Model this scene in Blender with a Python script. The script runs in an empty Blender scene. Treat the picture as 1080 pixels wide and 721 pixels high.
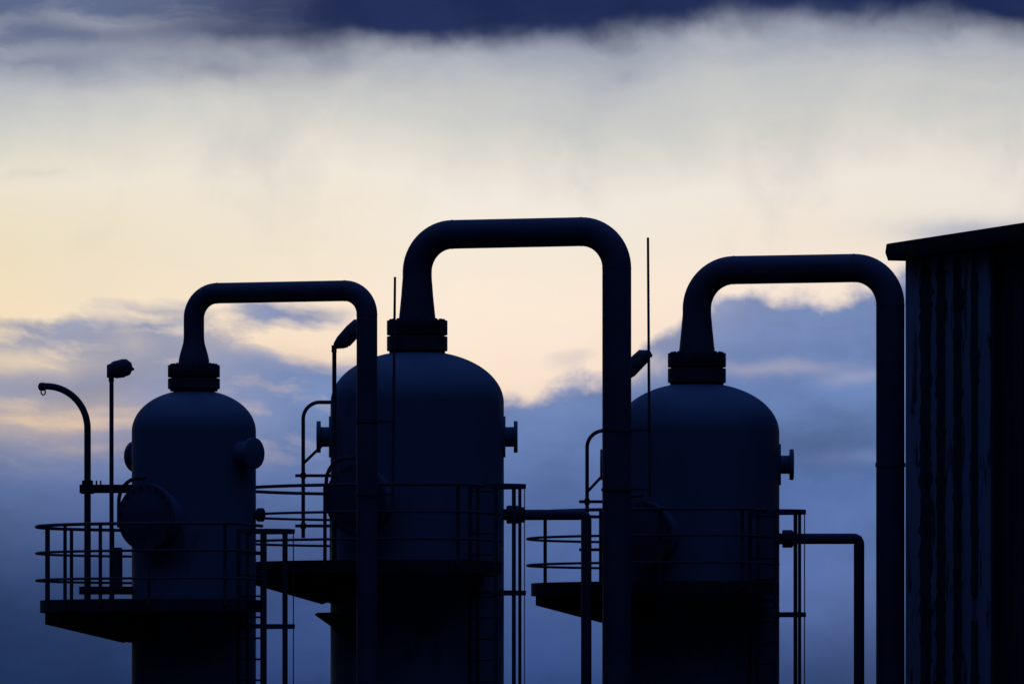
import bpy, bmesh, math, random
from mathutils import Vector, Matrix
random.seed(7)
R = math.radians
PI = math.pi
scene = bpy.context.scene
COL = scene.collection

# ------------------------------------------------------------------ camera
EYE = 3.2                       # metres above the yard
cd = bpy.data.cameras.new('camera')
cam = bpy.data.objects.new('camera', cd)
COL.objects.link(cam)
cam.location = (0, 0, EYE)
cam.rotation_euler = (R(90), 0, 0)
cd.sensor_width = 36.0
cd.lens = 250.0                 # long telephoto, level, with a rising front
cd.shift_y = 374.5 / 1080.0
cd.clip_start = 0.5
cd.clip_end = 30000
scene.camera = cam

# ------------------------------------------------------------------ colour management
scene.view_settings.view_transform = 'Standard'
scene.view_settings.look = 'None'
scene.view_settings.exposure = 0.0
scene.view_settings.gamma = 1.0
scene.view_settings.use_curve_mapping = False
scene.render.engine = 'CYCLES'
scene.cycles.use_denoising = True
scene.cycles.max_bounces = 6
scene.cycles.diffuse_bounces = 3


def lin(r, g, b):
    f = lambda v: (v / 255 / 12.92) if v / 255 <= 0.04045 else ((v / 255 + 0.055) / 1.055) ** 2.4
    return (f(r), f(g), f(b), 1.0)


# ------------------------------------------------------------------ sky
SUN_EL = R(1.5)
world = bpy.data.worlds.new('World')
scene.world = world
world.use_nodes = True
world.cycles.sampling_method = 'MANUAL'
world.cycles.sample_map_resolution = 1024
NT = world.node_tree
for n in list(NT.nodes):
    NT.nodes.remove(n)


class G:
    """small helper for writing node graphs"""
    def __init__(self, tree):
        self.t = tree

    def new(self, kind):
        return self.t.nodes.new(kind)

    def put(self, sock, v):
        if hasattr(v, 'is_linked') or isinstance(v, bpy.types.NodeSocket):
            self.t.links.new(v, sock)
        else:
            sock.default_value = v

    def m(self, op, a, b=None, c=None, clamp=False):
        n = self.new('ShaderNodeMath')
        n.operation = op
        n.use_clamp = clamp
        self.put(n.inputs[0], a)
        if b is not None:
            self.put(n.inputs[1], b)
        if c is not None:
            self.put(n.inputs[2], c)
        return n.outputs[0]

    def vec(self, x, y, z):
        n = self.new('ShaderNodeCombineXYZ')
        for i, v in enumerate((x, y, z)):
            self.put(n.inputs[i], v)
        return n.outputs[0]

    def noise(self, v, scale, detail=5, rough=0.55, dist=0.0):
        n = self.new('ShaderNodeTexNoise')
        self.put(n.inputs['Vector'], v)
        n.inputs['Scale'].default_value = scale
        n.inputs['Detail'].default_value = detail
        n.inputs['Roughness'].default_value = rough
        n.inputs['Distortion'].default_value = dist
        return n.outputs[0]

    def smooth(self, x, lo, hi, a=0.0, b=1.0):
        n = self.new('ShaderNodeMapRange')
        n.interpolation_type = 'SMOOTHSTEP'
        self.put(n.inputs[0], x)
        self.put(n.inputs[1], lo)
        self.put(n.inputs[2], hi)
        self.put(n.inputs[3], a)
        self.put(n.inputs[4], b)
        return n.outputs[0]

    def ramp(self, x, stops, interp='LINEAR'):
        n = self.new('ShaderNodeValToRGB')
        cr = n.color_ramp
        cr.interpolation = interp
        while len(cr.elements) < len(stops):
            cr.elements.new(0.5)
        for e, (p, c) in zip(cr.elements, sorted(stops, key=lambda s: s[0])):
            e.position = p
            e.color = c
        self.put(n.inputs[0], x)
        return n.outputs[0]

    def curve(self, x, pts):
        n = self.new('ShaderNodeFloatCurve')
        c = n.mapping.curves[0]
        n.mapping.use_clip = True
        n.mapping.extend = 'HORIZONTAL'
        while len(c.points) < len(pts):
            c.points.new(0.5, 0.5)
        for p, q in zip(c.points, pts):
            p.location = q
        n.mapping.update()
        self.put(n.inputs['Value'], x)
        return n.outputs[0]

    def mix(self, f, a, b, blend='MIX'):
        n = self.new('ShaderNodeMix')
        n.data_type = 'RGBA'
        n.blend_type = blend
        self.put(n.inputs[0], f)
        self.put(n.inputs[6], a)
        self.put(n.inputs[7], b)
        return n.outputs[2]


g = G(NT)
tc = g.new('ShaderNodeTexCoord')
sep = g.new('ShaderNodeSeparateXYZ')
NT.links.new(tc.outputs['Generated'], sep.inputs[0])
dx, dy, dz = sep.outputs
K = 75.0                                    # one unit is 1/75 of a radian, the cloud bank is about ten units wide
X0 = g.m('MULTIPLY', dx, K)
Z0 = g.m('MULTIPLY', dz, K)
D0 = g.m('MULTIPLY', dy, K)
P3 = g.vec(X0, D0, Z0)
# domain warp so that nothing has a clean outline
w1 = g.noise(P3, 0.9, 4, 0.55)
w2 = g.noise(g.vec(g.m('ADD', X0, 31.7), D0, Z0), 0.9, 4, 0.55)
X = g.m('ADD', X0, g.m('MULTIPLY', g.m('SUBTRACT', w1, 0.5), 1.1))
Z = g.m('ADD', Z0, g.m('MULTIPLY', g.m('SUBTRACT', w2, 0.5), 0.34))


def U(px):
    return (px - 540) / 100.0


def V(py):
    return (735 - py) / 100.0


def blob(cx, cy, sx, sy, amp):
    """soft elliptical patch of thinner or thicker cloud at an azimuth and height"""
    a = g.m('DIVIDE', g.m('SUBTRACT', X, U(cx)), sx / 100.0)
    b = g.m('DIVIDE', g.m('SUBTRACT', Z, V(cy)), sy / 100.0)
    q = g.m('ADD', g.m('MULTIPLY', a, a), g.m('MULTIPLY', b, b))
    return g.m('MULTIPLY', g.m('POWER', 2.71828, g.m('MULTIPLY', q, -1.0)), amp)


def total(items):
    s = items[0]
    for i in items[1:]:
        s = g.m('ADD', s, i)
    return s


# clear glow behind the clouds
zn = g.m('DIVIDE', Z0, 10.0, clamp=True)
roll = g.noise(g.vec(g.m('MULTIPLY', X, 0.55), D0, g.m('MULTIPLY', Z, 0.75)), 0.7, 6, 0.55)
zg = g.m('DIVIDE', g.m('ADD', Z0, g.m('MULTIPLY', g.m('SUBTRACT', roll, 0.5), 1.5)), 10.0, clamp=True)
glow = g.ramp(zg, [(0.0, lin(236, 196, 168)), (0.24, lin(214, 190, 184)), (0.30, lin(226, 202, 188)), (0.345, lin(250, 227, 205)), (0.413, lin(253, 234, 214)),
                   (0.47, lin(246, 233, 215)), (0.533, lin(243, 235, 222)), (0.575, lin(226, 222, 212)),
                   (0.613, lin(208, 209, 204)), (0.66, lin(192, 196, 200)), (0.72, lin(150, 158, 178)), (1.0, lin(60, 75, 115))])
xn = g.m('DIVIDE', g.m('ADD', X0, 5.4), 10.8, clamp=True)
tint = g.ramp(xn, [(0.0, (0.92, 0.90, 0.78, 1)), (0.18, (0.95, 0.935, 0.87, 1)), (0.45, (1, 1, 1, 1)), (0.7, (0.97, 0.97, 0.99, 1)), (1.0, (0.93, 0.93, 0.96, 1))])
tint = g.mix(g.smooth(Z0, 4.7, 6.2), tint, (0.97, 0.96, 0.965, 1))
glow = g.mix(1.0, glow, tint, 'MULTIPLY')
veil = g.noise(g.vec(g.m('MULTIPLY', X, 0.75), D0, g.m('MULTIPLY', Z, 0.5)), 0.9, 6, 0.55)
veil2 = g.smooth(veil, 0.45, 0.72, 0.0, 0.34)
veil2 = g.m('MULTIPLY', veil2, g.smooth(Z, 3.9, 5.4))
glow = g.mix(veil2, glow, lin(178, 180, 186))

# low blue cloud bank
body = g.noise(g.vec(g.m('MULTIPLY', X, 0.5), D0, g.m('MULTIPLY', Z, 1.1)), 1.1, 6, 0.55)
bank_col = g.ramp(zn, [(0.0, lin(44, 66, 116)), (0.043, lin(57, 80, 133)), (0.12, lin(70, 93, 146)), (0.213, lin(86, 109, 160)), (0.293, lin(108, 131, 177)),
                       (0.36, lin(118, 138, 182)), (0.41, lin(122, 138, 178)), (0.5, lin(142, 149, 174))])
bank_x = g.ramp(xn, [(0.0, (0.43, 0.48, 0.49, 1)), (0.10, (0.52, 0.56, 0.58, 1)), (0.25, (0.85, 0.85, 0.86, 1)), (0.5, (1, 1, 1, 1)), (0.7, (1.10, 1.04, 0.98, 1)), (0.85, (1.2, 1.06, 0.92, 1)), (1.0, (1.0, 0.96, 0.92, 1))])
# the dim left side belongs to the lower part of the bank only
bank_hi = g.ramp(xn, [(0.0, (1.14, 1.05, 0.96, 1)), (0.4, (1.0, 1.0, 1.0, 1)), (0.7, (0.94, 1.0, 1.07, 1)), (1.0, (0.92, 1.0, 1.08, 1))])
bank_x = g.mix(g.smooth(Z, 0.9, 2.5), bank_x, bank_hi)
bank_col = g.mix(1.0, bank_col, bank_x, 'MULTIPLY')
shade = g.smooth(body, 0.3, 0.72, 0.84, 1.1)
shade = total([shade, blob(880, 610, 150, 70, 0.45), blob(840, 462, 130, 42, -0.22), blob(925, 484, 60, 9, 0.16), blob(960, 380, 160, 20, -0.06), blob(330, 432, 90, 40, 0.18)])
bank_col = g.mix(1.0, bank_col, g.vec(shade, shade, shade), 'MULTIPLY')

top_pts = [(0, 366), (100, 354), (200, 346), (300, 342), (370, 372), (450, 400), (530, 416), (590, 404), (640, 396), (700, 346),
           (750, 319), (830, 309), (900, 311), (960, 290), (1080, 266)]
T = g.curve(xn, [(p / 1080.0, V(y) / 10.0) for p, y in top_pts])
T = g.m('MULTIPLY', T, 10.0)
puff = g.noise(g.vec(X0, D0, g.m('MULTIPLY', Z0, 1.35)), 1.7, 7, 0.53)
streak = g.noise(g.vec(g.m('MULTIPLY', X, 0.45), D0, g.m('MULTIPLY', Z, 2.3)), 1.0, 6, 0.55)
leftness = g.smooth(X0, -2.6, -0.6, 1.0, 0.0)
amp = g.m('ADD', g.m('MULTIPLY', g.m('SUBTRACT', puff, 0.5), 0.75), g.m('MULTIPLY', g.m('MULTIPLY', g.m('SUBTRACT', streak, 0.5), 1.5), leftness))
soft = g.m('ADD', 0.14, g.m('MULTIPLY', leftness, 0.42))
hgt = g.m('ADD', g.m('SUBTRACT', T, Z0), amp)
dens = g.smooth(g.m('DIVIDE', hgt, soft), -1.0, 1.0)
gaps = total([blob(20, 380, 75, 15, 0.72), blob(50, 443, 105, 22, 0.58), blob(110, 476, 60, 8, 0.2), blob(25, 332, 60, 8, 0.3), blob(320, 364, 62, 13, 1.0), blob(350, 378, 30, 9, 0.5),
              blob(232, 335, 26, 22, 0.45), blob(662, 388, 28, 12, 0.7), blob(810, 386, 75, 7, 0.22), blob(905, 398, 40, 8, 0.18),
              blob(920, 484, 60, 7, 0.06), blob(150, 360, 22, 12, 0.2), blob(560, 300, 140, 60, 0.9), blob(100, 280, 200, 26, 0.7)])
adds = total([blob(605, 374, 50, 15, 0.42), blob(1030, 244, 80, 13, 0.62), blob(655, 83, 12, 8, 0.3), blob(40, 186, 35, 4, 0.12), blob(55, 344, 75, 9, 0.5),
              blob(340, 332, 26, 8, 0.5), blob(280, 338, 60, 10, 0.55), blob(110, 402, 90, 15, 0.5), blob(140, 348, 75, 15, 0.4), blob(190, 365, 70, 26, 0.4)])
fine = g.noise(g.vec(g.m('MULTIPLY', X, 0.7), D0, g.m('MULTIPLY', g.m('ADD', Z, g.m('MULTIPLY', X, 0.12)), 3.0)), 1.5, 6, 0.55)
adds = g.m('ADD', adds, g.m('MULTIPLY', g.m('MULTIPLY', g.m('SUBTRACT', fine, 0.5), g.smooth(X0, -2.8, -0.9, 2.3, 0.0)), g.m('MULTIPLY', g.smooth(Z, 2.2, 2.9), g.smooth(Z, 4.0, 4.4, 1.0, 0.0))))
dens = g.m('SUBTRACT', g.m('ADD', dens, adds, clamp=True), gaps, clamp=True)
wispy = g.m('MULTIPLY', g.smooth(X0, -3.5, -2.1, 1.0, 0.0), g.smooth(Z, 2.1, 3.0, 0.0, 0.17))
dens = g.m('MULTIPLY', dens, g.m('SUBTRACT', 1.0, wispy))
front = g.mix(dens, glow, bank_col)

# heavy dark cloud deck above
deck_pts = [(0, 64), (100, 60), (200, 60), (300, 58), (450, 46), (600, 44), (700, 38), (780, 24), (830, 16), (900, 20), (980, 32), (1080, 44)]
TC = g.m('MULTIPLY', g.curve(xn, [(p / 1080.0, V(y) / 10.0) for p, y in deck_pts]), 10.0)
rag = g.noise(g.vec(g.m('MULTIPLY', X, 0.8), D0, g.m('MULTIPLY', Z, 1.5)), 1.2, 5, 0.48)
dh = g.m('ADD', g.m('SUBTRACT', Z, TC), g.m('MULTIPLY', g.m('SUBTRACT', rag, 0.5), 0.62))
dd = g.smooth(dh, -0.24, 0.24)
thin = g.smooth(X, -4.4, -1.6, 1.0, 0.0)
deck_dark = g.mix(g.smooth(rag, 0.35, 0.7), lin(31, 42, 82), lin(37, 49, 90))
deck_thin = g.mix(g.smooth(streak, 0.38, 0.62), lin(98, 110, 142), lin(158, 162, 176))
deck_thin = g.mix(g.m('MINIMUM', total([blob(75, 42, 85, 13, 0.8), blob(10, 18, 50, 14, 0.6), blob(230, 36, 70, 18, 0.7)]), 0.9), deck_thin, lin(86, 99, 134))
deck_col = g.mix(thin, deck_dark, deck_thin)
low_thin = g.m('MULTIPLY', g.smooth(g.noise(g.vec(g.m('MULTIPLY', X, 0.6), D0, g.m('MULTIPLY', Z, 1.6)), 1.6, 6, 0.55), 0.36, 0.64, 0.25, 1.25), total([blob(40, 68, 95, 17, 0.65), blob(245, 79, 52, 11, 0.6), blob(345, 71, 26, 13, 0.5), blob(120, 90, 70, 8, 0.3), blob(150, 56, 120, 10, 0.4), blob(20, 72, 60, 12, 0.3)]), clamp=True)
front = g.mix(low_thin, front, lin(138, 142, 162))
fringe = g.m('MULTIPLY', g.smooth(g.m('ADD', dh, g.m('MULTIPLY', g.m('SUBTRACT', streak, 0.5), 0.5)), -0.62, 0.05), 0.45)
front = g.mix(fringe, front, lin(128, 136, 160))
front = g.mix(dd, front, deck_col)

# the rest of the dome: blue dusk from the Sky Texture, dimmed by cloud
sky = g.new('ShaderNodeTexSky')
sky.sky_type = 'NISHITA'
sky.sun_disc = False
sky.sun_elevation = SUN_EL
sky.sun_rotation = R(-12)
sky.altitude = 50
sky.air_density = 1.0
sky.dust_density = 0.6
sky.ozone_density = 3.0
SKY_GAIN = 0.09
dusk = g.mix(1.0, sky.outputs[0], (0.55 * SKY_GAIN, 0.80 * SKY_GAIN, 1.15 * SKY_GAIN, 1), 'MULTIPLY')
over_n = g.noise(g.vec(g.m('MULTIPLY', dx, 2.0), g.m('MULTIPLY', dy, 2.0), g.m('MULTIPLY', dz, 5.0)), 1.6, 5, 0.55)
dusk = g.mix(g.smooth(over_n, 0.35, 0.7, 0.35, 0.85), dusk, lin(26, 37, 78))
lift = g.smooth(dz, 0.28, 1.0, 0.10, 9.2)
dusk = g.mix(1.0, dusk, g.vec(g.m('MULTIPLY', lift, 0.85), lift, g.m('MULTIPLY', lift, 1.12)), 'MULTIPLY')
ahead = g.m('MULTIPLY', g.smooth(dy, 0.70, 0.97), g.smooth(dz, 0.17, 0.42, 1.0, 0.0))
final = g.mix(ahead, dusk, front)
bg = g.new('ShaderNodeBackground')
NT.links.new(final, bg.inputs[0])
bg.inputs[1].default_value = 1.0
wo = g.new('ShaderNodeOutputWorld')
NT.links.new(bg.outputs[0], wo.inputs[0])

# sun, already down behind the cloud bank: almost nothing left of it
sd = bpy.data.lights.new('sun', 'SUN')
sd.energy = 0.004
sd.angle = R(12)
sd.color = (1.0, 0.86, 0.7)
sun = bpy.data.objects.new('sun', sd)
COL.objects.link(sun)
sun.rotation_euler = (R(90) - SUN_EL, 0, R(180 + 12))   # shines from ahead, low and a little to the left

# ------------------------------------------------------------------ materials


def material(name, base, rough=0.5, metal=0.0, var=0.25, scale=3.0, bump=0.02, stain=None, stain_amt=0.0, stretch=(1, 1, 1), spec=0.35):
    m = bpy.data.materials.new(name)
    m.use_nodes = True
    t = m.node_tree
    q = G(t)
    b = t.nodes['Principled BSDF']
    co = q.new('ShaderNodeTexCoord').outputs['Object']
    mp = q.new('ShaderNodeMapping')
    q.put(mp.inputs[0], co)
    mp.inputs['Scale'].default_value = stretch
    v = mp.outputs[0]
    n1 = q.noise(v, scale, 6, 0.6)
    k = q.smooth(n1, 0.3, 0.7, 1 - var, 1 + var)
    col = q.mix(1.0, (*base, 1), q.vec(k, k, k), 'MULTIPLY')
    if stain:
        n2 = q.noise(v, scale * 1.9, 8, 0.65, 0.4)
        col = q.mix(q.smooth(n2, 0.62 - 0.3 * stain_amt, 0.70 - 0.3 * stain_amt), col, (*stain, 1))
    q.put(b.inputs['Base Color'], col)
    rr = q.smooth(n1, 0.3, 0.7, rough - 0.08, rough + 0.12)
    q.put(b.inputs['Roughness'], rr)
    b.inputs['Metallic'].default_value = metal
    b.inputs['Specular IOR Level'].default_value = spec
    if bump:
        bn = q.new('ShaderNodeBump')
        bn.inputs['Strength'].default_value = 0.3
        bn.inputs['Distance'].default_value = bump
        q.put(bn.inputs['Height'], q.noise(v, scale * 6, 4, 0.6))
        q.put(b.inputs['Normal'], bn.outputs[0])
    return m


M = {
    'shell': material('painted_vessel_steel', (0.10, 0.112, 0.135), 0.6, spec=0.2, var=0.12, scale=0.8, bump=0.004, stain=(0.07, 0.07, 0.075), stain_amt=0.1, stretch=(1, 1, 0.25)),
    'pipe': material('dark_pipe_paint', (0.060, 0.047, 0.060), 0.55, spec=0.2, var=0.15, scale=1.5, bump=0.003),
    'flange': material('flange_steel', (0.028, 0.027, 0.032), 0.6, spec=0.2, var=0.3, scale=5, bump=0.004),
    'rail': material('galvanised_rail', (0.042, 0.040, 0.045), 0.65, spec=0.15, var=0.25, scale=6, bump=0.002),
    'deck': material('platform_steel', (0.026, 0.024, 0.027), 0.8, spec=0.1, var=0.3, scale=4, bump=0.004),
    'lamp': material('lamp_housing', (0.035, 0.035, 0.04), 0.5, var=0.15, scale=6, bump=0.002),
    'glass': material('lamp_glass', (0.08, 0.09, 0.10), 0.15, var=0.05, scale=3, bump=0, spec=0.5),
    'panel': material('flaking_blue_cladding', (0.150, 0.172, 0.20), 0.7, spec=0.15, var=0.14, scale=1.6, bump=0.006, stain=(0.018, 0.017, 0.019), stain_amt=0.24, stretch=(1.6, 1.6, 0.32)),
    'shade_rust': material('groove_shade_rust', (0.026, 0.025, 0.028), 0.85, spec=0.1, var=0.35, scale=3, bump=0.01, stretch=(1, 1, 0.4)),  # groove shade and rust stain put into one dark colour
    'dark': material('dark_cladding', (0.024, 0.024, 0.027), 0.8, spec=0.1, var=0.3, scale=2, bump=0.006, stain=(0.11, 0.11, 0.12), stain_amt=-0.15, stretch=(2, 2, 0.3)),
    'roof': material('roof_felt', (0.020, 0.019, 0.022), 0.9, spec=0.1, var=0.3, scale=4, bump=0.01),
    'concrete': material('concrete', (0.22, 0.21, 0.20), 0.9, var=0.2, scale=5, bump=0.01),
    'gravel': material('yard_gravel', (0.04, 0.038, 0.035), 0.95, var=0.4, scale=9, bump=0.02, stain=(0.05, 0.06, 0.03), stain_amt=0.15),
    'cable': material('cable', (0.03, 0.03, 0.03), 0.6, var=0.1, scale=4, bump=0),
}

# ------------------------------------------------------------------ mesh helpers (all in world metres)


def bmnew():
    return bmesh.new()


def ring(bm, c, n, u, r, seg):
    """ring of vertices round c in the plane spanned by n and u"""
    return [bm.verts.new(c + n * (r * math.cos(2 * PI * i / seg)) + u * (r * math.sin(2 * PI * i / seg))) for i in range(seg)]


def bridge(bm, a, b):
    k = len(a)
    for i in range(k):
        bm.faces.new((a[i], a[(i + 1) % k], b[(i + 1) % k], b[i]))


def tube(bm, pts, rad, seg=12, closed=False, caps=True):
    pts = [Vector(p) for p in pts]
    n = len(pts)
    rs = rad if isinstance(rad, (list, tuple)) else [rad] * n
    tang = []
    for i in range(n):
        if closed:
            t = pts[(i + 1) % n] - pts[i - 1]
        else:
            t = pts[min(i + 1, n - 1)] - pts[max(i - 1, 0)]
        tang.append(t.normalized())
    ref = Vector((0, 0, 1)) if abs(tang[0].z) < 0.9 else Vector((1, 0, 0))
    nrm = tang[0].cross(ref).normalized()
    rings = []
    for i in range(n):
        t = tang[i]
        nrm = (nrm - t * nrm.dot(t)).normalized()
        rings.append(ring(bm, pts[i], nrm, t.cross(nrm), rs[i], seg))
    for i in range(n - 1):
        bridge(bm, rings[i], rings[i + 1])
    if closed:
        bridge(bm, rings[-1], rings[0])
    elif caps:
        bm.faces.new(rings[0])
        bm.faces.new(rings[-1])


def lathe(bm, base, axis, prof, seg=32):
    """revolve (distance along axis, radius) pairs round an axis"""
    axis = Vector(axis).normalized()
    base = Vector(base)
    ref = Vector((0, 0, 1)) if abs(axis.z) < 0.9 else Vector((1, 0, 0))
    u = axis.cross(ref).normalized()
    v = axis.cross(u)
    prev = None
    for h, r in prof:
        if r < 1e-5:
            cur = bm.verts.new(base + axis * h)
        else:
            cur = ring(bm, base + axis * h, u, v, r, seg)
        if prev is not None:
            if isinstance(prev, list) and isinstance(cur, list):
                bridge(bm, prev, cur)
            elif isinstance(prev, list):
                for i in range(seg):
                    bm.faces.new((prev[i], prev[(i + 1) % seg], cur))
            elif isinstance(cur, list):
                for i in range(seg):
                    bm.faces.new((cur[i], cur[(i + 1) % seg], prev))
        prev = cur
    return bm


def disc_prof(h0, h1, r, ch=0.004):
    return [(h0, 0), (h0, r - ch), (h0 + ch, r), (h1 - ch, r), (h1, r - ch), (h1, 0)]


def prism(bm, outline, d):
    """extrude a polygon (list of Vectors) by the vector d"""
    a = [bm.verts.new(Vector(p)) for p in outline]
    b = [bm.verts.new(Vector(p) + Vector(d)) for p in outline]
    k = len(a)
    bm.faces.new(a)
    bm.faces.new(b[::-1])
    for i in range(k):
        bm.faces.new((a[i], b[i], b[(i + 1) % k], a[(i + 1) % k]))


def bar(bm, p, q, w, h, up=(0, 0, 1), bev=0.0):
    """rectangular bar from p to q, w across, h along up"""
    p, q = Vector(p), Vector(q)
    t = (q - p).normalized()
    up = Vector(up)
    up = (up - t * up.dot(t)).normalized()
    s = t.cross(up)
    o = [p + s * (w / 2 * a) + up * (h / 2 * b) for a, b in ((-1, -1), (1, -1), (1, 1), (-1, 1))]
    prism(bm, o, q - p)


def smooth_path(*segs):
    out = []
    for s in segs:
        for p in s:
            if not out or (Vector(p) - Vector(out[-1])).length > 1e-4:
                out.append(Vector(p))
    return out


def tag(o, label=None, cat=None, group=None, kind=None):
    if label:
        o['label'] = label
    if cat:
        o['category'] = cat
    if group:
        o['group'] = group
    if kind:
        o['kind'] = kind
    return o


def thing(name, loc, label, cat, group=None):
    o = bpy.data.objects.new(name, None)
    o.empty_display_size = 0.2
    o.location = loc
    COL.objects.link(o)
    return tag(o, label, cat, group)


def origin_of(o):
    v = Vector(o.location)
    return v + origin_of(o.parent) if o.parent else v


def obj(name, bm, mat, parent=None, origin=None, sharp=38):
    bmesh.ops.recalc_face_normals(bm, faces=bm.faces)
    if parent is not None:
        off = origin_of(parent)
    else:
        off = Vector(origin or (0, 0, 0))
    bmesh.ops.translate(bm, verts=bm.verts, vec=-off)
    for f in bm.faces:
        f.smooth = True
    me = bpy.data.meshes.new(name)
    bm.to_mesh(me)
    bm.free()
    me.set_sharp_from_angle(angle=R(sharp))
    me.materials.append(M[mat])
    o = bpy.data.objects.new(name, me)
    COL.objects.link(o)
    if parent is not None:
        o.parent = parent
    else:
        o.location = off
    return o


def at(px, py, y):
    """point at depth y that a sight line through the photograph's pixel reaches"""
    return Vector(((px - 540) / 7500 * y, y, EYE + (735 - py) / 7500 * y))


# ------------------------------------------------------------------ ground
bm = bmnew()
N = 40
E = 9000.0
vs = [bm.verts.new(Vector((E * math.cos(2 * PI * i / N), E * math.sin(2 * PI * i / N), 0))) for i in range(N)]
bm.faces.new(vs)
tag(obj('ground', bm, 'gravel'), kind='structure')

# ------------------------------------------------------------------ one vessel with everything that hangs on it


def rel(cx, yc, s, th, r):
    """plan point at angle th (0 = right, 90 = towards the viewer) and r pixels from the axis"""
    return Vector((cx + r * s * math.cos(R(th)), yc - r * s * math.sin(R(th)), 0))


class Site:
    pass


def make_site(px, y, r):
    o = Site()
    o.px, o.y, o.r = px, y, r
    o.s = y / 7500.0
    o.cx = (px - 540) * o.s
    o.z = lambda py: EYE + (735 - py) * o.s
    o.p = lambda th, rr, py: Vector((o.cx + rr * o.s * math.cos(R(th)), y - rr * o.s * math.sin(R(th)), o.z(py)))
    return o


S1 = make_site(204.5, 100.0, 65.5)
S2 = make_site(440.0, 102.2, 91.5)
S3 = make_site(735.0, 104.4, 87.0)


def flange_bolts(parent, c, axis_z0, axis_z1, rb, n, size):
    for i in range(n):
        a = 2 * PI * (i + 0.5) / n
        b = bmnew()
        p = Vector((c.x + rb * math.cos(a), c.y + rb * math.sin(a), axis_z0))
        L = axis_z1 - axis_z0
        lathe(b, p, (0, 0, 1), [(0, 0), (0, size * 0.45), (size * 0.25, size), (size * 0.9, size), (size * 0.9, size * 0.5), (L - size * 0.9, size * 0.5),
                                (L - size * 0.9, size), (L - size * 0.25, size), (L, size * 0.45), (L, 0)], 6)
        obj('bolt', b, 'flange', parent)


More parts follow.
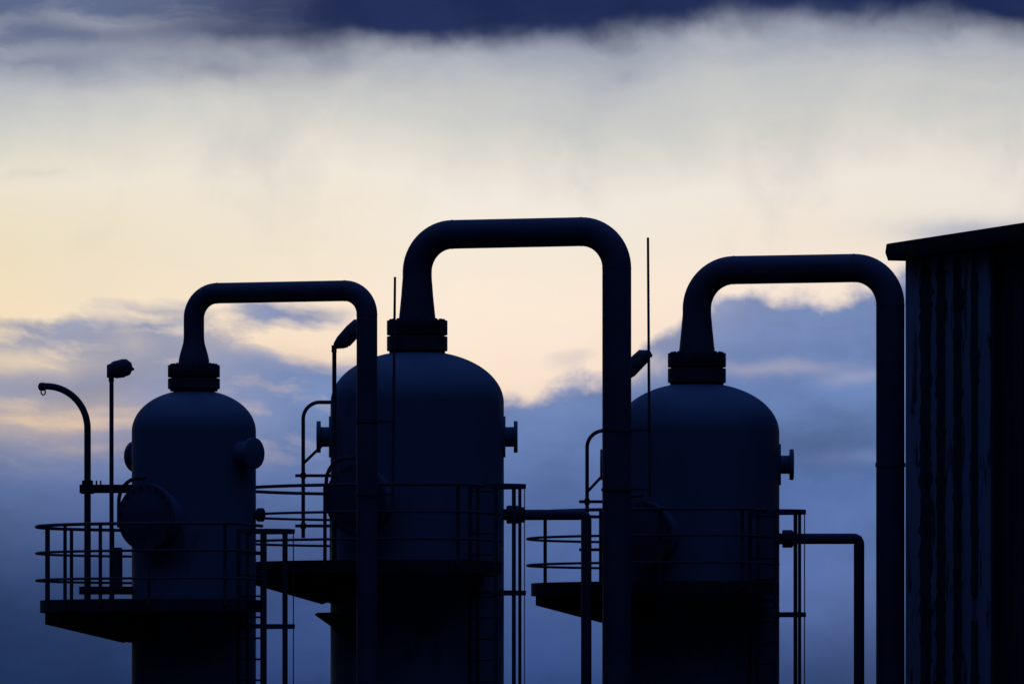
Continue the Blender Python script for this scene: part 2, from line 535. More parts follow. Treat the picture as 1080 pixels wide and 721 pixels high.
def vessel(S, dome_top, dome_base, neck_r, fl_r, fl_lo, fl_mid, fl_hi, label, side, man, outlet):
    s, z = S.s, S.z
    root = thing('pressure_vessel', (S.cx, S.y, 0), label, 'vessel', 'tall pressure vessels in a row')
    axis0 = Vector((S.cx, S.y, 0))
    # concrete plinth + shell
    b = bmnew()
    lathe(b, axis0, (0, 0, 1), [(0.001, 0), (0.001, S.r * s + 0.45), (0.28, S.r * s + 0.45), (0.30, S.r * s + 0.43), (0.30, 0)], 48)
    obj('plinth', b, 'concrete', root)
    rr = S.r * s
    prof = [(0.302, 0), (0.302, rr + 0.10), (0.33, rr + 0.10), (0.33, rr)]
    zb, zt = z(dome_base), z(dome_top)
    for seam in (0.30, 0.62):                       # shallow weld beads between the shell plates
        zz = 0.33 + (zb - 0.33) * seam
        prof += [(zz - 0.012, rr), (zz, rr + 0.0018), (zz + 0.012, rr)]
    prof += [(zb - 0.4, rr), (zb, rr)]
    nn = 26
    for i in range(1, nn):
        a = PI / 2 * i / nn
        r_ = rr * math.cos(a) ** 0.94
        if r_ < neck_r * s:
            break
        prof.append((zb + (zt - zb) * math.sin(a), r_))
    prof.append((prof[-1][0] + 0.01, neck_r * s * 0.9))
    prof.append((prof[-1][0], 0))
    b = bmnew()
    lathe(b, axis0, (0, 0, 1), prof, 96)
    obj('shell', b, 'shell', root, sharp=50)
    # top nozzle with its weld-neck flange
    b = bmnew()
    lathe(b, axis0, (0, 0, 1), [(zt - 0.25, 0), (zt - 0.25, neck_r * s), (z(fl_lo) - 0.02, neck_r * s), (z(fl_lo), neck_r * s + 0.02), (z(fl_lo), fl_r * s - 0.006), (z(fl_lo) + 0.006, fl_r * s),
                                (z(fl_mid) - 0.020, fl_r * s), (z(fl_mid) - 0.016, fl_r * s - 0.004), (z(fl_mid) - 0.016, fl_r * s * 0.80), (z(fl_mid) - 0.001, fl_r * s * 0.80), (z(fl_mid) - 0.001, 0)], 64)
    tn = obj('top_nozzle', b, 'flange', root)
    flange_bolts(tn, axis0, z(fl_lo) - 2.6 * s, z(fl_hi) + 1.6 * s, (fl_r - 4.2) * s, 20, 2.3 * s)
    # side nozzles
    th0, reach, hub_r, disc_r, y_n, pad = side
    for d in (0, 180):
        th = th0 + d
        dirv = Vector((math.cos(R(th)), -math.sin(R(th)), 0))
        c = Vector((S.cx, S.y, z(y_n)))
        b = bmnew()
        lathe(b, c, dirv, [(rr * 0.7, 0), (rr * 0.7, hub_r * s), (reach * s - 4.2 * s, hub_r * s), (reach * s - 4.2 * s, disc_r * s - 0.004), (reach * s - 3.9 * s, disc_r * s),
                           (reach * s - 0.3 * s, disc_r * s), (reach * s, disc_r * s - 0.006), (reach * s, 0)], 40)
        nz = obj('side_nozzle', b, 'shell', root)
        if pad:
            # saddle plate that follows the shell
            b = bmnew()
            rows = []
            half = 21.5 * s
            for k in range(13):
                t = -1 + 2 * k / 12
                zz = z(y_n) + t * half
                w = half * math.sqrt(max(0.0, 1 - t * t * 0.93)) / rr
                row = []
                for j in range(13):
                    ang = R(th) + (-1 + 2 * j / 12) * w
                    row.append(Vector((S.cx + (rr + 1.7 * s) * math.cos(ang), S.y - (rr + 1.7 * s) * math.sin(ang), zz)))
                rows.append(row)
            vo = [[b.verts.new(p) for p in row] for row in rows]
            vi = [[b.verts.new(Vector((S.cx + (p.x - S.cx) * 0.97, S.y + (p.y - S.y) * 0.97, p.z))) for p in row] for row in rows]
            for k in range(12):
                for j in range(12):
                    b.faces.new((vo[k][j], vo[k][j + 1], vo[k + 1][j + 1], vo[k + 1][j]))
                b.faces.new((vo[k][0], vo[k + 1][0], vi[k + 1][0], vi[k][0]))
                b.faces.new((vo[k][12], vi[k][12], vi[k + 1][12], vo[k + 1][12]))
            for j in range(12):
                b.faces.new((vo[0][j], vi[0][j], vi[0][j + 1], vo[0][j + 1]))
                b.faces.new((vo[12][j], vo[12][j + 1], vi[12][j + 1], vi[12][j]))
            obj('reinforcing_pad', b, 'shell', nz)
    # manway, turned to the viewer's left
    th, L, mr, y_m = man
    dirv = Vector((math.cos(R(th)), -math.sin(R(th)), 0))
    c = Vector((S.cx, S.y, z(y_m)))
    b = bmnew()
    lathe(b, c, dirv, [(rr * 0.75, 0), (rr * 0.75, mr * 0.80 * s), ((L - 8.4) * s, mr * 0.80 * s), ((L - 8.4) * s, (mr - 0.4) * s), ((L - 8) * s, mr * s), ((L - 4.6) * s, mr * s),
                       ((L - 4.4) * s, (mr - 0.3) * s), ((L - 4.4) * s, 0)], 56)
    mw = obj('manway', b, 'shell', root)
    b = bmnew()
    lathe(b, c, dirv, [((L - 4.3) * s, 0), ((L - 4.3) * s, (mr - 0.4) * s), ((L - 4) * s, mr * s), ((L - 0.4) * s, mr * s), (L * s, (mr - 0.5) * s),
                       (L * s, mr * 0.7 * s), ((L + 1.2) * s, mr * 0.62 * s), ((L + 1.8) * s, 0)], 56)
    obj('cover', b, 'pipe', mw)
    sidev = Vector((dirv.y, -dirv.x, 0))
    if sidev.x > 0:
        sidev = -sidev
    for k in range(20):
        a = 2 * PI * (k + 0.5) / 20
        b = bmnew()
        p = c + dirv * ((L - 10.4) * s) + sidev * (math.cos(a) * (mr - 3) * s) + Vector((0, 0, math.sin(a) * (mr - 3) * s))
        lathe(b, p, dirv, [(0, 0), (0, 1.7 * s), (12.2 * s, 1.7 * s), (12.2 * s, 0)], 6)
        obj('bolt', b, 'flange', mw)
    # swing arm that carries the cover
    hinge = c + dirv * ((L - 6) * s) + sidev * ((mr + 2.5) * s)
    top = mr + 10
    pts = [hinge + Vector((0, 0, -10 * s)), hinge + Vector((0, 0, (top - 30) * s))]
    for k in range(1, 9):
        a = PI / 2 * k / 8
        pts.append(hinge + Vector((0, 0, (top - 30) * s)) - sidev * (28 * (1 - math.cos(a)) * s) + Vector((0, 0, 26 * math.sin(a) * s)) + dirv * (4 * k / 8 * s))
    pts.append(pts[-1] - sidev * (9 * s))
    b = bmnew()
    tube(b, pts, 2.1 * s, 10)
    obj('swing_arm', b, 'flange', mw)
    # low outlet nozzle on the right
    to, y_o, r_o, end = outlet
    dirv = Vector((math.cos(R(to)), -math.sin(R(to)), 0))
    b = bmnew()
    lathe(b, Vector((S.cx, S.y, z(y_o))), dirv, [(rr * 0.7, 0), (rr * 0.7, r_o * 0.62 * s), (rr + 3 * s, r_o * 0.62 * s), (rr + 3.1 * s, r_o * s - 0.01), (rr + 3.8 * s, r_o * s), ((end - 1.2) * s, r_o * s), (end * s, (r_o - 1.6) * s), (end * s, 0)], 32)
    obj('outlet_nozzle', b, 'flange', root)
    return root


vessel(S1, 411, 455, 20.3, 27.5, 410, 398, 385, 'narrowest and nearest dark domed steel vessel, under the leftmost and lowest overhead pipe', (38, 84, 13, 16.3, 479.5, False), (122, 90, 35, 547), (12, 543, 7.2, 76.5))
vessel(S2, 370, 425, 25, 32, 370, 353.7, 338, 'widest dark domed steel vessel, under the tallest overhead pipe in the middle', (0, 106, 10.5, 16.7, 460.5, True), (122, 120, 37, 529), (4, 542.5, 9.6, 110))
vessel(S3, 403.5, 457, 23.7, 30.7, 403.5, 387.5, 372.5, 'farthest dark domed steel vessel, partly behind the tall middle pipe and next to the shed', (0, 102, 9.7, 16.3, 489.7, True), (122, 113, 35, 566), (4, 568, 9.4, 101.5))

# ------------------------------------------------------------------ overhead pipes


def overhead_pipe(S, ratio, px_right, fl_r, fl_mid, fl_hi, red0, red_pts, y_top, rad, Rl, Rr, label, joints=()):
    """flange, reducer, elbow, crossover, elbow, down leg; red_pts = [(py, radius px)]"""
    s, z = S.s, S.z
    yr = S.y / ratio
    xr = (px_right - 540) / 7500 * yr
    a = Vector((S.cx, S.y, 0))
    bvec = Vector((xr, yr, 0)) - a
    span = bvec.length
    u = bvec.normalized()
    root = thing('overhead_pipe', (S.cx, S.y, 0), label, 'pipe', 'arched overhead pipes from vessel tops')
    b = bmnew()
    lathe(b, a, (0, 0, 1), [(z(fl_mid), 0), (z(fl_mid), fl_r * s - 0.004), (z(fl_mid) + 0.006, fl_r * s), (z(fl_hi) - 0.006, fl_r * s), (z(fl_hi), fl_r * s - 0.006), (z(fl_hi), red0 * s), (z(fl_hi) + 0.03, red0 * s), (z(fl_hi) + 0.03, 0)], 64)
    obj('flange', b, 'flange', root)
    Z = z(y_top)
    pts, rad_l = [], []
    for py, r_ in red_pts:
        pts.append(a + Vector((0, 0, z(py))))
        rad_l.append(r_ * s)
    rl, r2 = Rl * s, Rr * s
    r_start = red_pts[-1][1]
    for k in range(0, 17):
        t = PI / 2 * k / 16
        pts.append(a + u * (rl - rl * math.cos(t)) + Vector((0, 0, Z - rl + rl * math.sin(t))))
        rad_l.append((r_start + (rad - r_start) * min(1, k / 8)) * s)
    for k in range(1, 8):
        pts.append(a + u * (rl + (span - rl - r2) * k / 8) + Vector((0, 0, Z)))
        rad_l.append(rad * s)
    for k in range(0, 17):
        t = PI / 2 * k / 16
        pts.append(a + u * (span - r2 + r2 * math.sin(t)) + Vector((0, 0, Z - r2 + r2 * math.cos(t))))
        rad_l.append(rad * s)
    zz = Z - r2
    for k in range(1, 6):
        pts.append(a + u * span + Vector((0, 0, zz + (0.02 - zz) * k / 5)))
        rad_l.append(rad * s)
    b = bmnew()
    tube(b, pts, rad_l, 40)
    obj('pipe_run', b, 'pipe', root)
    # weld beads at the ends of the elbows
    for p, t in ((a + u * rl + Vector((0, 0, Z)), u), (a + u * (span - r2) + Vector((0, 0, Z)), u), (a + u * span + Vector((0, 0, zz)), Vector((0, 0, 1)))):
        b = bmnew()
        lathe(b, p, t, [(-0.010, rad * s - 0.002), (-0.005, rad * s + 0.0035), (0.005, rad * s + 0.0035), (0.010, rad * s - 0.002)], 40)
        obj('weld_bead', b, 'pipe', root)
    for py in joints:
        b = bmnew()
        c = a + u * span
        zj = EYE + (735 - py) / 7500 * yr
        lathe(b, c + Vector((0, 0, zj)), (0, 0, 1), [(-0.03, rad * s - 0.002), (-0.03, rad * s + 0.012), (0.03, rad * s + 0.012), (0.03, rad * s - 0.002)], 40)
        obj('collar', b, 'pipe', root)
    b = bmnew()
    c = a + u * span
    lathe(b, c, (0, 0, 1), [(0.022, 0), (0.022, rad * s + 0.22), (0.20, rad * s + 0.22), (0.22, rad * s + 0.20), (0.22, 0)], 32)
    obj('footing', b, 'concrete', root)
    root['axis'] = (c.x, c.y)
    ax = Vector((c.x, c.y, 0))
    del root['axis']
    return root, ax, yr, rad * s


P1 = overhead_pipe(S1, 1.0082, 387, 27.5, 397.6, 385, 19, [(384, 16.4), (379, 16.0), (374, 14.9), (368, 13.2), (362, 11.5), (357, 10.9), (350, 10.8)], 309.6, 10.9, 26, 25,
                   'leftmost and lowest arched dark pipe, thin, coming down in front of the widest vessel', ())
P2 = overhead_pipe(S2, 1.0092, 650.5, 32, 353.3, 338, 21.5, [(337, 19.5), (325, 18.2), (312, 16.9), (300, 16.0), (293, 15.4)], 248, 15.2, 39, 39,
                   'tallest arched dark pipe in the middle, coming down in front of the farthest vessel', ())
P3 = overhead_pipe(S3, 1.0078, 939, 30.7, 387.1, 372.5, 21, [(371.5, 19), (360, 17.8), (350, 16.8), (340, 15.9), (332, 15.1)], 285.5, 14.9, 40, 39,
                   'rightmost arched dark pipe, coming down close beside the shed', (490,))


# ------------------------------------------------------------------ platforms


def platform(S, Rp, y_deck, y_rails, rake, label, posts, th0=72, th1=262):
    s, z = S.s, S.z
    root = thing('access_platform', (S.cx, S.y, z(y_deck)), label, 'platform', 'railed platforms round the vessels')
    inner = S.r + 3
    lad = LADDER[S]
    n = 48
    # deck plan: from the ladder gap round the front and left to the back
    outer = [(th0 + (th1 - th0) * k / n, Rp - 4.5) for k in range(n + 1)]
    gate = (lad - 14, S.r + 19)
    outer = [gate] + outer
    innr = [(gate[0], inner)] + [(th0 + (th1 - th0) * k / n, inner) for k in range(n + 1)]
    zt = z(y_deck)

    def slab(b, z0, z1, o, i):
        vt = [[b.verts.new(rel(S.cx, S.y, s, a, r_) + Vector((0, 0, zz))) for a, r_ in lst] for zz in (z0, z1) for lst in (o, i)]
        ob, ib, ot, it = vt
        m = len(o)
        for k in range(m - 1):
            b.faces.new((ot[k], ot[k + 1], it[k + 1], it[k]))
            b.faces.new((ob[k], ib[k], ib[k + 1], ob[k + 1]))
            b.faces.new((ob[k], ob[k + 1], ot[k + 1], ot[k]))
            b.faces.new((ib[k], it[k], it[k + 1], ib[k + 1]))
        for k in (0, m - 1):
            b.faces.new((ob[k], ot[k], it[k], ib[k]))
    b = bmnew()
    slab(b, zt - 9 * s, zt - 2 * s, outer, innr)
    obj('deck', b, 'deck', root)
    b = bmnew()
    slab(b, zt - 12.5 * s, zt + 0.5 * s, [(a, r_ + 0.1 + 1.4) for a, r_ in outer], [(a, r_ + 0.1) for a, r_ in outer])
    obj('toe_plate', b, 'deck', root)
    # rails
    arc = [(th0 + (th1 - th0) * k / n, Rp + 1) for k in range(n + 1)]
    arc = [(gate[0], gate[1] + 1)] + arc
    names = ('top_rail', 'mid_rail', 'mid_rail')
    for nm, py, rr_ in zip(names, y_rails, (1.75, 1.35, 1.35)):
        b = bmnew()
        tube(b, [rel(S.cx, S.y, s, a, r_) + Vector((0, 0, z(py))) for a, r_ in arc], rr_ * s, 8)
        obj(nm, b, 'rail', root)
    for a in posts:
        b = bmnew()
        p = rel(S.cx, S.y, s, a, Rp - 2.5)
        tube(b, [p + Vector((0, 0, zt - 6 * s)), p + Vector((0, 0, z(y_rails[0])))], 1.9 * s, 8)
        obj('post', b, 'rail', root)
    # tapered brackets that carry the deck
    d0, d1 = rake
    for a in (90, 121, 152, 181, 212, 243):
        rv = Vector((math.cos(R(a)), -math.sin(R(a)), 0))
        side = Vector((rv.y, -rv.x, 0))
        b = bmnew()
        base = Vector((S.cx, S.y, 0))
        zt0 = zt - 9.2 * s
        o = [base + rv * ((Rp - 8) * s) + Vector((0, 0, zt0)), base + rv * ((Rp - 8) * s) + Vector((0, 0, zt - d0 * s)),
             base + rv * ((S.r + 9) * s) + Vector((0, 0, zt - d1 * s)), base + rv * ((S.r - 1) * s) + Vector((0, 0, zt - (d1 - 3) * s)), base + rv * ((S.r - 1) * s) + Vector((0, 0, zt0))]
        prism(b, [p - side * (2 * s) for p in o], side * (4 * s))
        obj('bracket', b, 'deck', root)
    return root


LADDER = {S1: 45.0, S2: 52.0, S3: 52.6}
platform(S1, 165, 633.5, (555.5, 583.5, 612), (24.5, 44), 'leftmost railed steel platform, on the narrowest vessel beside the gooseneck post', (76, 104, 124, 143, 157, 194, 214, 235, 258))
platform(S2, 186, 593.8, (516, 544, 572), (21, 43), 'highest railed steel platform, on the widest vessel behind the narrowest vessel', (76, 104, 120.5, 176, 239, 258))
platform(S3, 178, 615.5, (541, 568, 596), (22.5, 42), 'railed steel platform on the farthest vessel, behind the tall middle pipe', (76, 104, 126, 204.5, 228, 248))


# ------------------------------------------------------------------ caged ladders


def ladder(S, y_top, hoops, straps, rung0, label):
    s, z = S.s, S.z
    th = LADDER[S]
    out = Vector((math.cos(R(th)), -math.sin(R(th)), 0))
    side = Vector((out.y, -out.x, 0))
    c = rel(S.cx, S.y, s, th, S.r + 22)
    cc = rel(S.cx, S.y, s, th, S.r + 48.5)
    root = thing('caged_ladder', (c.x, c.y, 0), label, 'ladder', 'caged ladders on the vessels')
    for k in (-1, 1):
        b = bmnew()
        p = c + side * (17 * s * k)
        bar(b, p, p + Vector((0, 0, z(y_top) - 0.04)), 1.6 * s, 4.6 * s, up=out)
        obj('stringer', b, 'rail', root)
    py = rung0
    zz = z(py)
    i = 0
    while zz > 0.2:
        b = bmnew()
        tube(b, [c - side * (16.4 * s) + Vector((0, 0, zz)), c + side * (16.4 * s) + Vector((0, 0, zz))], 1.1 * s, 8)
        obj('rung', b, 'rail', root)
        zz -= 22 * s
    cr = 28.4
    low = 2.3
    hs = [z(h) for h in hoops]
    while hs[-1] - 1.35 > low:
        hs.append(hs[-1] - 1.35)
    if hs[-1] - low > 0.2:
        hs.append(low)
    for h in hs:
        b = bmnew()
        pts = [c - side * (17.6 * s)]
        for k in range(0, 25):
            a = R(-105 + 210 * k / 24)
            pts.append(cc + out * (cr * s * math.cos(a)) + side * (cr * s * math.sin(a)))
        pts.append(c + side * (17.6 * s))
        # flat bar hoop
        inn = []
        for j, p in enumerate(pts):
            d = (cc - p).normalized()
            inn.append(p + d * (1.0 * s))
        v = [[b.verts.new(p + Vector((0, 0, h + dz_ * s))) for p in L_] for L_ in (pts, inn) for dz_ in (-2.4, 2.4)]
        o0, o1, i0, i1 = v
        for j in range(len(pts) - 1):
            b.faces.new((o0[j], o0[j + 1], o1[j + 1], o1[j]))
            b.faces.new((i0[j], i1[j], i1[j + 1], i0[j + 1]))
            b.faces.new((o1[j], o1[j + 1], i1[j + 1], i1[j]))
            b.faces.new((o0[j], i0[j], i0[j + 1], o0[j + 1]))
        for j in (0, len(pts) - 1):
            b.faces.new((o0[j], o1[j], i1[j], i0[j]))
        obj('hoop', b, 'rail', root)
    for ang in straps:                       # absolute plan angles
        d = Vector((math.cos(R(ang)), -math.sin(R(ang)), 0))
        t = Vector((d.y, -d.x, 0))
        p = cc + d * ((cr - 1.6) * s)
        b = bmnew()
        bar(b, p + Vector((0, 0, low)), p + Vector((0, 0, hs[0] + 2.2 * s)), 1.0 * s, 4.6 * s, up=t)
        obj('strap', b, 'rail', root)
    return root


ladder(S1, 557, (562, 661), (0, 48, -47, 95, 140), 563, 'caged ladder with visible rungs at right of the narrowest vessel')
ladder(S2, 510, (516, 626.5), (0, 54, -35, 97, 144), 520, 'caged ladder at right of the widest vessel, beside its outlet pipe')
ladder(S3, 536, (542.5, 649), (0, 52, -34, 99, 146), 546, 'caged ladder at right of the farthest vessel, near the rightmost thin pipe')


# ------------------------------------------------------------------ outlet pipes


def outlet_pipe(S, y_o, start, px_v, rad, label):
    s, z = S.s, S.z
    d = Vector((math.cos(R(4)), -math.sin(R(4)), 0))
    a = Vector((S.cx, S.y, z(y_o))) + d * (start * s)
    root = thing('outlet_pipe', (a.x, a.y, 0), label, 'pipe', 'thin outlet pipes bent down to ground')
    # solve for the length at which the pipe reaches its column
    t = ((px_v - 540) / 7500 * a.y - a.x) / (d.x - (px_v - 540) / 7500 * d.y)
    e = a + d * t
    c = 5.0 * s
    b = bmnew()
    pts = [a, a + d * (t - c * 1.3), e - d * (c * 0.9) , e - d * (c * 0.28) + Vector((0, 0, -c * 0.28)), e + Vector((0, 0, -c * 0.9)), e + Vector((0, 0, -c * 1.3)), Vector((e.x, e.y, 0.02))]
    tube(b, pts, rad * s, 20)
    obj('pipe_run', b, 'pipe', root)
    b = bmnew()
    lathe(b, a, d, [(0.001, 0), (0.001, (rad + 2.6) * s), (3.4 * s, (rad + 2.6) * s), (3.8 * s, rad * s + 0.006), (4.4 * s, rad * s - 0.002)], 28)
    obj('flange', b, 'flange', root)
    b = bmnew()
    lathe(b, Vector((e.x, e.y, 0)), (0, 0, 1), [(0.022, 0), (0.022, 0.28), (0.18, 0.28), (0.20, 0.26), (0.20, 0)], 24)
    obj('footing', b, 'concrete', root)
    return root


outlet_pipe(S2, 542.8, 110.2, 618.3, 5.6, 'thin dark pipe leaving the widest vessel and bending down in front of a platform')
outlet_pipe(S3, 568, 101.7, 906, 5.6, 'thin dark pipe bending down between the farthest vessel and the rightmost tall pipe')


# ------------------------------------------------------------------ gooseneck post on the left platform
def gooseneck():
    S = S1
    s, z = S.s, S.z
    yd = S.y - 0.15
    sy = yd / 7500
    q = lambda px, py: at(px, py, yd)
    base = q(92.3, 632)
    root = thing('gooseneck_post', tuple(base), 'tall dark gooseneck post with a lifting ring at its tip, far left above the platform', 'davit')
    pts = [base, q(92.3, 540), q(92.3, 455)]
    for k in range(0, 19):
        t = PI / 2 * k / 18
        pts.append(q(49 + 43.3 * math.cos(t), 452 - 44.8 * math.sin(t)))
    pts.append(q(44, 407.6))
    b = bmnew()
    tube(b, pts, 3.55 * sy, 16)
    obj('post', b, 'rail', root)
    b = bmnew()
    lathe(b, q(47.4, 407.6), (-1, 0, 0), [(0, 0), (0, 3.6 * sy), (0.5 * sy, 4.4 * sy), (4.5 * sy, 4.4 * sy), (6.3 * sy, 3.4 * sy), (7.2 * sy, 1.6 * sy), (7.4 * sy, 0)], 16)
    obj('end_cap', b, 'rail', root)
    b = bmnew()
    ring_c = q(45.6, 413.2)
    tube(b, [ring_c + Vector((2.3 * sy * math.cos(2 * PI * k / 14), 0, 3.1 * sy * math.sin(2 * PI * k / 14))) for k in range(14)], 0.75 * sy, 8, closed=True)
    obj('lifting_ring', b, 'rail', root)
    # bracket arms back to the shell, with sleeves
    for py, x0, hh in ((515.2, 84, 9), (622.3, 83.6, 8.4)):
        b = bmnew()
        bar(b, q(x0, py), q(143, py), 6 * sy, hh * sy)
        obj('bracket_arm', b, 'deck', root)
    b = bmnew()
    lathe(b, q(92.3, 520.5), (0, 0, 1), [(0, 0), (0, 7 * sy), (9 * sy, 7 * sy), (9 * sy, 6 * sy), (14 * sy, 5.8 * sy), (14.5 * sy, 4 * sy), (14.5 * sy, 0)], 16)
    obj('sleeve', b, 'deck', root)
    for px in (101.8, 106.2):
        b = bmnew()
        tube(b, [q(px, 512), q(px, 506.4)], 1.0 * sy, 6)
        obj('stop_pin', b, 'rail', root)


gooseneck()


# ------------------------------------------------------------------ swing davits on the other two vessels
def davit(S, px, y_low, y_top, x_end, bars, brace, yoff, label):
    yd = S.y - yoff
    sy = yd / 7500
    q = lambda a, b_: at(a, b_, yd)
    base = q(px, y_low)
    root = thing('handrail_hoop', tuple(base), label, 'davit', 'bent pipe davits beside the vessels')
    pts = [base, q(px, (y_low + y_top) / 2), q(px, y_top + 19)]
    for k in range(0, 13):
        t = PI / 2 * k / 12
        pts.append(q(px + 17.5 - 17.5 * math.cos(t), y_top + 17.5 - 17.5 * math.sin(t)))
    pts.append(q(x_end, y_top))
    b = bmnew()
    tube(b, pts, 2.0 * sy, 12)
    obj('bent_pipe', b, 'rail', root)
    for py in bars:
        b = bmnew()
        bar(b, q(px - 8.5, py), q(S.px - S.r + 3, py), 3.2 * sy, 3.2 * sy)
        obj('bracket_arm', b, 'rail', root)
        b = bmnew()
        lathe(b, q(px, py + 3), (0, 0, 1), [(0, 0), (0, 2.9 * sy), (6 * sy, 2.9 * sy), (6 * sy, 0)], 12)
        obj('sleeve', b, 'rail', root)
    (x0, y0), (x1, y1) = brace
    b = bmnew()
    tube(b, [q(x0, y0), q(x1, y1)], 1.6 * sy, 10)
    obj('brace', b, 'rail', root)
    return root


d2 = davit(S2, 319.8, 567, 424, 352, (501.3, 554.3), ((320.5, 488), (346, 463.5)), 0.0, 'bent pipe davit standing out from the widest vessel, between it and the narrowest vessel')
d3 = davit(S3, 619.2, 606, 454, 652, (528.7, 579.3), ((619.8, 518), (645, 491)), 0.0, 'bent pipe davit at left of the tall middle pipe, above the railed platform')
for d in (d2, d3):
    d.name = 'pipe_davit' if d is d2 else 'pipe_davit.001'


# ------------------------------------------------------------------ floodlights on poles
HEAD_LEVEL = [(-4.6, 0), (-4.6, 12.8), (-0.9, 14.5), (1.8, 16.7), (11.3, 19.2), (16.3, 19.2), (20.7, 15.8), (21.6, 12.8), (22.3, 9.6), (21.6, 8.1), (19.1, 3.1), (15.2, 1.5), (2.9, 0)]
HEAD_STEEP = [(-1, 2), (-0.6, 5), (3, 11.5), (13, 23), (21, 30), (31, 29.6), (34, 27), (33.5, 23), (31, 19), (14, 1.2), (10, 0), (2, -0.5)]


def floodlight(px, y_head, y_base, yd, outline, label, box=True):
    sy = yd / 7500
    q = lambda a, b_: at(a, b_, yd)
    base = q(px, y_base)
    root = thing('floodlight_pole', tuple(base), label, 'floodlight', 'floodlights on thin poles')
    b = bmnew()
    tube(b, [base, q(px, y_head + 2)], 2.3 * sy, 12)
    obj('pole', b, 'rail', root)
    b = bmnew()
    lathe(b, base, (0, 0, 1), [(0.0, 0), (0.0, 6 * sy), (1.5 * sy, 6 * sy), (1.5 * sy, 3 * sy), (8 * sy, 2.2 * sy)], 12)
    obj('base_plate', b, 'deck', root)
    if box:
        b = bmnew()
        bar(b, q(px + 6.2, y_base - 10), q(px + 6.2, y_base - 56), 8 * sy, 10.5 * sy, up=(1, 0, 0))
        bmesh.ops.bevel(b, geom=b.edges[:], offset=1.0 * sy, segments=2, affect='EDGES')
        obj('junction_box', b, 'lamp', root)
    # head: outline in the vertical plane, extruded across, edges rounded
    piv = q(px, y_head)
    ct, st = 1.0, 0.0

    def hp(a, c_, dy_):
        return Vector((piv.x + (a * ct - c_ * st) * sy, piv.y + dy_ * sy, piv.z + (a * st + c_ * ct) * sy))
    b = bmnew()
    rows = []
    for dy_, k in ((-12, 0.72), (-10.5, 0.9), (-7, 1.0), (7, 1.0), (10.5, 0.9), (12, 0.72)):
        cx_ = sum(p[0] for p in outline) / len(outline)
        cz_ = sum(p[1] for p in outline) / len(outline)
        rows.append([b.verts.new(hp(cx_ + (p[0] - cx_) * k, cz_ + (p[1] - cz_) * k, dy_)) for p in outline])
    for r0, r1 in zip(rows[:-1], rows[1:]):
        bridge(b, r0, r1)
    b.faces.new(rows[0])
    b.faces.new(rows[-1])
    hd = obj('lamp_head', b, 'lamp', root, sharp=50)
    b = bmnew()
    (gx0, gz0), (gx1, gz1) = outline[-1 if outline is HEAD_LEVEL else -3], outline[-2 if outline is HEAD_LEVEL else -4]
    gd = Vector((gz1 - gz0, 0, -(gx1 - gx0))).normalized()
    if gd.z > 0:
        gd = -gd
    ga, gb = hp(gx0 + (gx1 - gx0) * 0.08, gz0 + (gz1 - gz0) * 0.08, -8.5), hp(gx0 + (gx1 - gx0) * 0.92, gz0 + (gz1 - gz0) * 0.92, -8.5)
    prism(b, [ga - gd * 0.004, gb - gd * 0.004, gb + gd * 0.010, ga + gd * 0.010], Vector((0, 17 * sy, 0)))
    obj('glass', b, 'glass', hd)
    ea, eb = ((21.9, 9.0), 0.0) if outline is HEAD_LEVEL else ((33.2, 24.0), 0.7)
    b = bmnew()
    lathe(b, hp(ea[0], ea[1], 0), (math.cos(eb), 0, math.sin(eb)), [(-1 * sy, 0), (-1 * sy, 2.2 * sy), (0.6 * sy, 1.9 * sy), (2.2 * sy, 0.7 * sy), (2.2 * sy, 0)], 10)
    obj('cable_gland', b, 'lamp', hd)
    b = bmnew()
    bar(b, hp(-0.2, -4.5, 0), hp(-0.2, 3.0, 0), 5.4 * sy, 5.4 * sy, up=(1, 0, 0))
    obj('mount', b, 'lamp', hd)


floodlight(117.6, 398, 633, S1.y - 0.42, HEAD_LEVEL, 'floodlight on a thin pole, its head nearly level, leftmost of the three floodlights')
floodlight(352.6, 367, 593.5, S2.y - 0.85, HEAD_STEEP, 'floodlight tilted steeply upward, half hidden by the lowest overhead pipe', box=False)
floodlight(653, 399, 615, S3.y - 0.80, HEAD_STEEP, 'floodlight tilted steeply upward, sticking out from behind the tall middle pipe', box=False)


# ------------------------------------------------------------------ lightning rods clamped to the down legs
def rod(P, px_t, y_t, px_b, y_b, clamps, label):
    _, ax, yr, rp = P
    yd = yr - 0.02
    sy = yd / 7500
    top, bot = at(px_t, y_t, yd), at(px_b, y_b, yd)
    root = thing('lightning_rod', tuple(bot), label, 'lightning rod', 'lightning rods clamped to pipes')
    mid = top.lerp(bot, 0.42)
    b = bmnew()
    tube(b, [bot, mid, mid + (top - mid) * 0.02, top], [1.5 * sy, 1.5 * sy, 1.4 * sy, 1.3 * sy], 8)
    obj('rod', b, 'cable', root)
    for py in clamps:
        b = bmnew()
        zc = EYE + (735 - py) * sy
        c = Vector((ax.x, ax.y, zc))
        lathe(b, c, (0, 0, 1), [(-1.6 * sy, rp + 0.001), (-1.6 * sy, rp + 0.014), (1.6 * sy, rp + 0.014), (1.6 * sy, rp + 0.001)], 32)
        t = (y_b - py) / (y_b - y_t)
        e = bot.lerp(top, t)
        bar(b, c + Vector((rp + 0.004, 0, 0)), Vector((e.x + 0.03, e.y, zc)), 2.6 * sy, 2.6 * sy)
        obj('clamp', b, 'rail', root)


rod(P1, 416.6, 292, 414.0, 530, (444, 521), 'short lightning rod standing at left of the tallest pipe flange, clamped to the lowest pipe')
rod(P2, 683.4, 250.5, 685.2, 524, (453.5, 516), 'long lightning rod in the gap at right of the tall middle pipe')


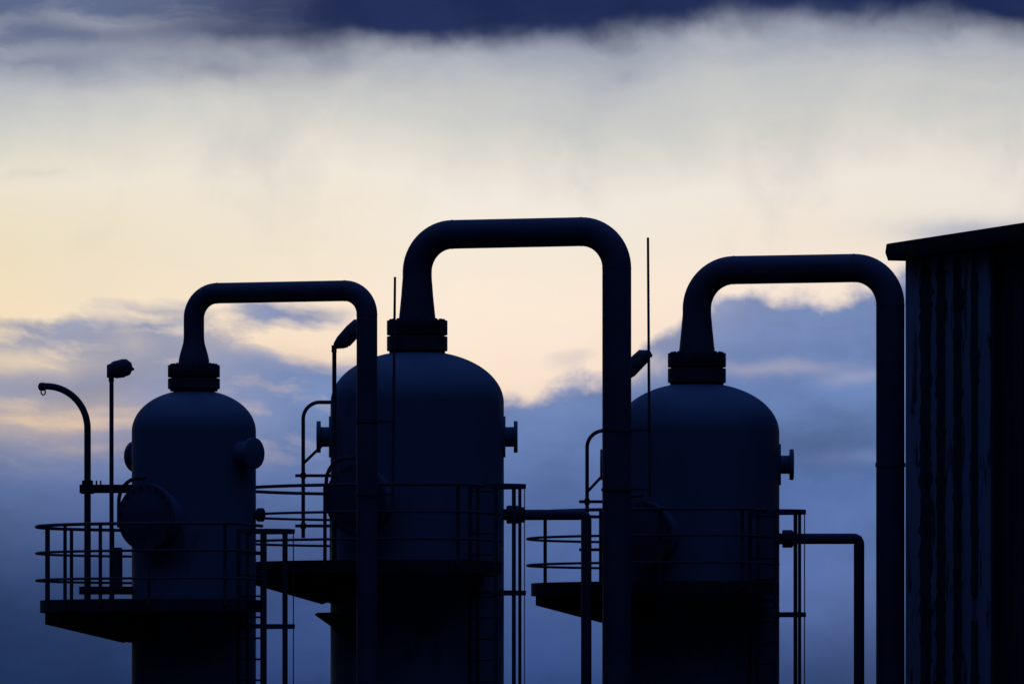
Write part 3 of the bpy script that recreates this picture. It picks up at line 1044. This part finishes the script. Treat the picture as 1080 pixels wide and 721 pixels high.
# ------------------------------------------------------------------ wedge hood low on the middle vessel
def hood():
    # rounded sheet hood over a pipe stub on the vessel's left front
    S = S2
    s = S.s
    yd = S.y - 1.0
    sy = yd / 7500
    q = lambda a, b_, k=0.0: at(a, b_, yd + k)
    base = q(362, 675)
    b = bmnew()
    o = [q(331.5, 647), q(335, 645.6), (q(350, 645.2)), q(366, 649), q(376, 655), q(381, 664), q(380, 675), q(364, 674), q(355, 668), q(349.5, 660.5), q(334, 649.5)]
    n = 6
    rows = []
    cz = sum((p for p in o), Vector((0, 0, 0))) / len(o)
    for k in range(n + 1):
        t = -1 + 2 * k / n
        kk = (1 - 0.45 * t * t)
        rows.append([b.verts.new(p.lerp(cz, (1 - kk) * 0.6) + Vector((0, t * 0.22, 0))) for p in o])
    for a, c in zip(rows[:-1], rows[1:]):
        bridge(b, a, c)
    b.faces.new(rows[0])
    b.faces.new(rows[-1])
    root = thing('vent_hood', tuple(base), 'small dark wedge-shaped hood low at left of the widest vessel, under its platform', 'hood')
    obj('hood', b, 'deck', root, sharp=30)
    # short stub that carries it from the shell
    b = bmnew()
    tube(b, [q(366, 662), Vector((S.cx - 0.55 * S.r * s, S.y - 0.7 * S.r * s, q(366, 662).z))], 6 * sy, 12)
    obj('stub', b, 'deck', root)


hood()


# ------------------------------------------------------------------ shed on the right
def shed():
    YB = 106.0
    c0 = at(955, 275, YB)                      # far left wall corner, at eaves level
    ztop = c0.z
    c0 = Vector((c0.x, c0.y, 0))
    d = Vector((1.73, -4.8, 0)).normalized()  # along the visible face, towards the viewer
    nrm = Vector((d.y, -d.x, 0))               # outwards from the visible face
    if nrm.x > 0:
        nrm = -nrm
    inn = -nrm
    L, W = 10.0, 6.0
    root = thing('metal_shed', tuple(c0), 'dark shed at the right edge with flaking striped cladding and an overhanging flat roof', 'building')

    def tpx(px):
        k = (px - 540) / 7500
        return (k * c0.y - c0.x) / (d.x - k * d.y)

    def wall_px(px):
        return c0 + d * tpx(px)
    t_edge = tpx(1044.5)

    def box(b, t0, t1, o0, o1, z0, z1):
        p = [c0 + d * t0 + nrm * o0, c0 + d * t1 + nrm * o0, c0 + d * t1 + nrm * o1, c0 + d * t0 + nrm * o1]
        prism(b, [x + Vector((0, 0, z0)) for x in p], Vector((0, 0, z1 - z0)))
    # carcass
    b = bmnew()
    box(b, 0.05, L, -W, -0.12, 0.0, ztop - 0.003)
    obj('wall', b, 'dark', root)
    # ribbed cladding: plan outline with shallow grooves, extruded upward
    ribs = [(972, 980.5), (989, 996), (1006.5, 1013.5), (1025, 1031)]
    outline = [(0.0, -0.118), (0.0, 0.0)]
    for a, c in ribs:
        ta, tb = tpx(a), tpx(c)
        outline += [(ta - 0.01, 0.0), (ta, -0.05), (tb, -0.05), (tb + 0.01, 0.0)]
    outline += [(t_edge, 0.0), (t_edge, -0.118)]
    b = bmnew()
    prism(b, [c0 + d * t + nrm * o + Vector((0, 0, 0.02)) for t, o in outline], Vector((0, 0, ztop - 0.025)))
    obj('cladding', b, 'panel', root, sharp=20)
    # dark strips paint in the grooves' shade and rust stain, one of them broken
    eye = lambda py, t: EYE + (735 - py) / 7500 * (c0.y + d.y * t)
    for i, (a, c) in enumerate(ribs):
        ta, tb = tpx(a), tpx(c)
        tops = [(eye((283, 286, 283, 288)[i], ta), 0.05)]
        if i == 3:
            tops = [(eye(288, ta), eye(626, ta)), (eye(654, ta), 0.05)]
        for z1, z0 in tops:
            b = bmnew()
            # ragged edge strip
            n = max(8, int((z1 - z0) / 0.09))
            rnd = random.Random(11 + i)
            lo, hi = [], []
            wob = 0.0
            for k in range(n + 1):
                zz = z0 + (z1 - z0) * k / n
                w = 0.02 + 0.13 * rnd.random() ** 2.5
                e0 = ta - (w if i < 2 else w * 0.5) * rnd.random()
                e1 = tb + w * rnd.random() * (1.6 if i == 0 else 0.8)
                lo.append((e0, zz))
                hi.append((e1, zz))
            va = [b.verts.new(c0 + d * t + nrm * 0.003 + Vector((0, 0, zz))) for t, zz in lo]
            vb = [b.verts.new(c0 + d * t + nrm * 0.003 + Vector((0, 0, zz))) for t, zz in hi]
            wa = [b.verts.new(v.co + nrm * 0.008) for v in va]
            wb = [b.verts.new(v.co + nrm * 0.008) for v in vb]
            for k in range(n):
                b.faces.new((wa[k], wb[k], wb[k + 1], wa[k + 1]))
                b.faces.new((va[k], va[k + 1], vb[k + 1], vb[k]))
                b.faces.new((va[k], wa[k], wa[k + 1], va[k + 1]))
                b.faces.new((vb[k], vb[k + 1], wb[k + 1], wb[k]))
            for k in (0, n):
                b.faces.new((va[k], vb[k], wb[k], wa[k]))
            obj('shade_rust_strip', b, 'shade_rust', root, sharp=20)
    # dark sliding door leaf beyond the cladding, with its frame post
    b = bmnew()
    box(b, t_edge + 0.004, t_edge + 0.14, -0.118, -0.01, 0.02, ztop - 0.01)
    obj('door_post', b, 'dark', root)
    b = bmnew()
    for k in range(9):
        t0 = t_edge + 0.17 + k * 0.42
        box(b, t0, t0 + 0.39, -0.116, -0.08, 0.03, ztop - 0.25)
    obj('door', b, 'dark', root)
    b = bmnew()
    box(b, t_edge + 0.15, t_edge + 4.0, -0.117, -0.03, ztop - 0.24, ztop - 0.12)
    obj('door_track', b, 'dark', root)
    # flat roof slab with a chamfered fascia
    ov = 0.285
    pl = [c0 + d * (-0.10) + nrm * ov, c0 + d * (L + 0.3) + nrm * ov, c0 + d * (L + 0.3) + inn * (W + ov), c0 + d * (-0.10) + inn * (W + ov)]
    cen = sum(pl, Vector((0, 0, 0))) / 4
    b = bmnew()
    rows = []
    for h, k in ((0.0, -0.05), (0.12, 0.0), (0.245, -0.02), (0.255, -0.05)):
        row = []
        for p in pl:
            q_ = p - cen
            ln = q_.length
            row.append(b.verts.new(cen + q_ * ((ln + k) / ln) + Vector((0, 0, ztop + h))))
        rows.append(row)
    for a, c in zip(rows[:-1], rows[1:]):
        bridge(b, a, c)
    b.faces.new(rows[0])
    b.faces.new(rows[-1])
    obj('roof', b, 'roof', root, sharp=20)


shed()
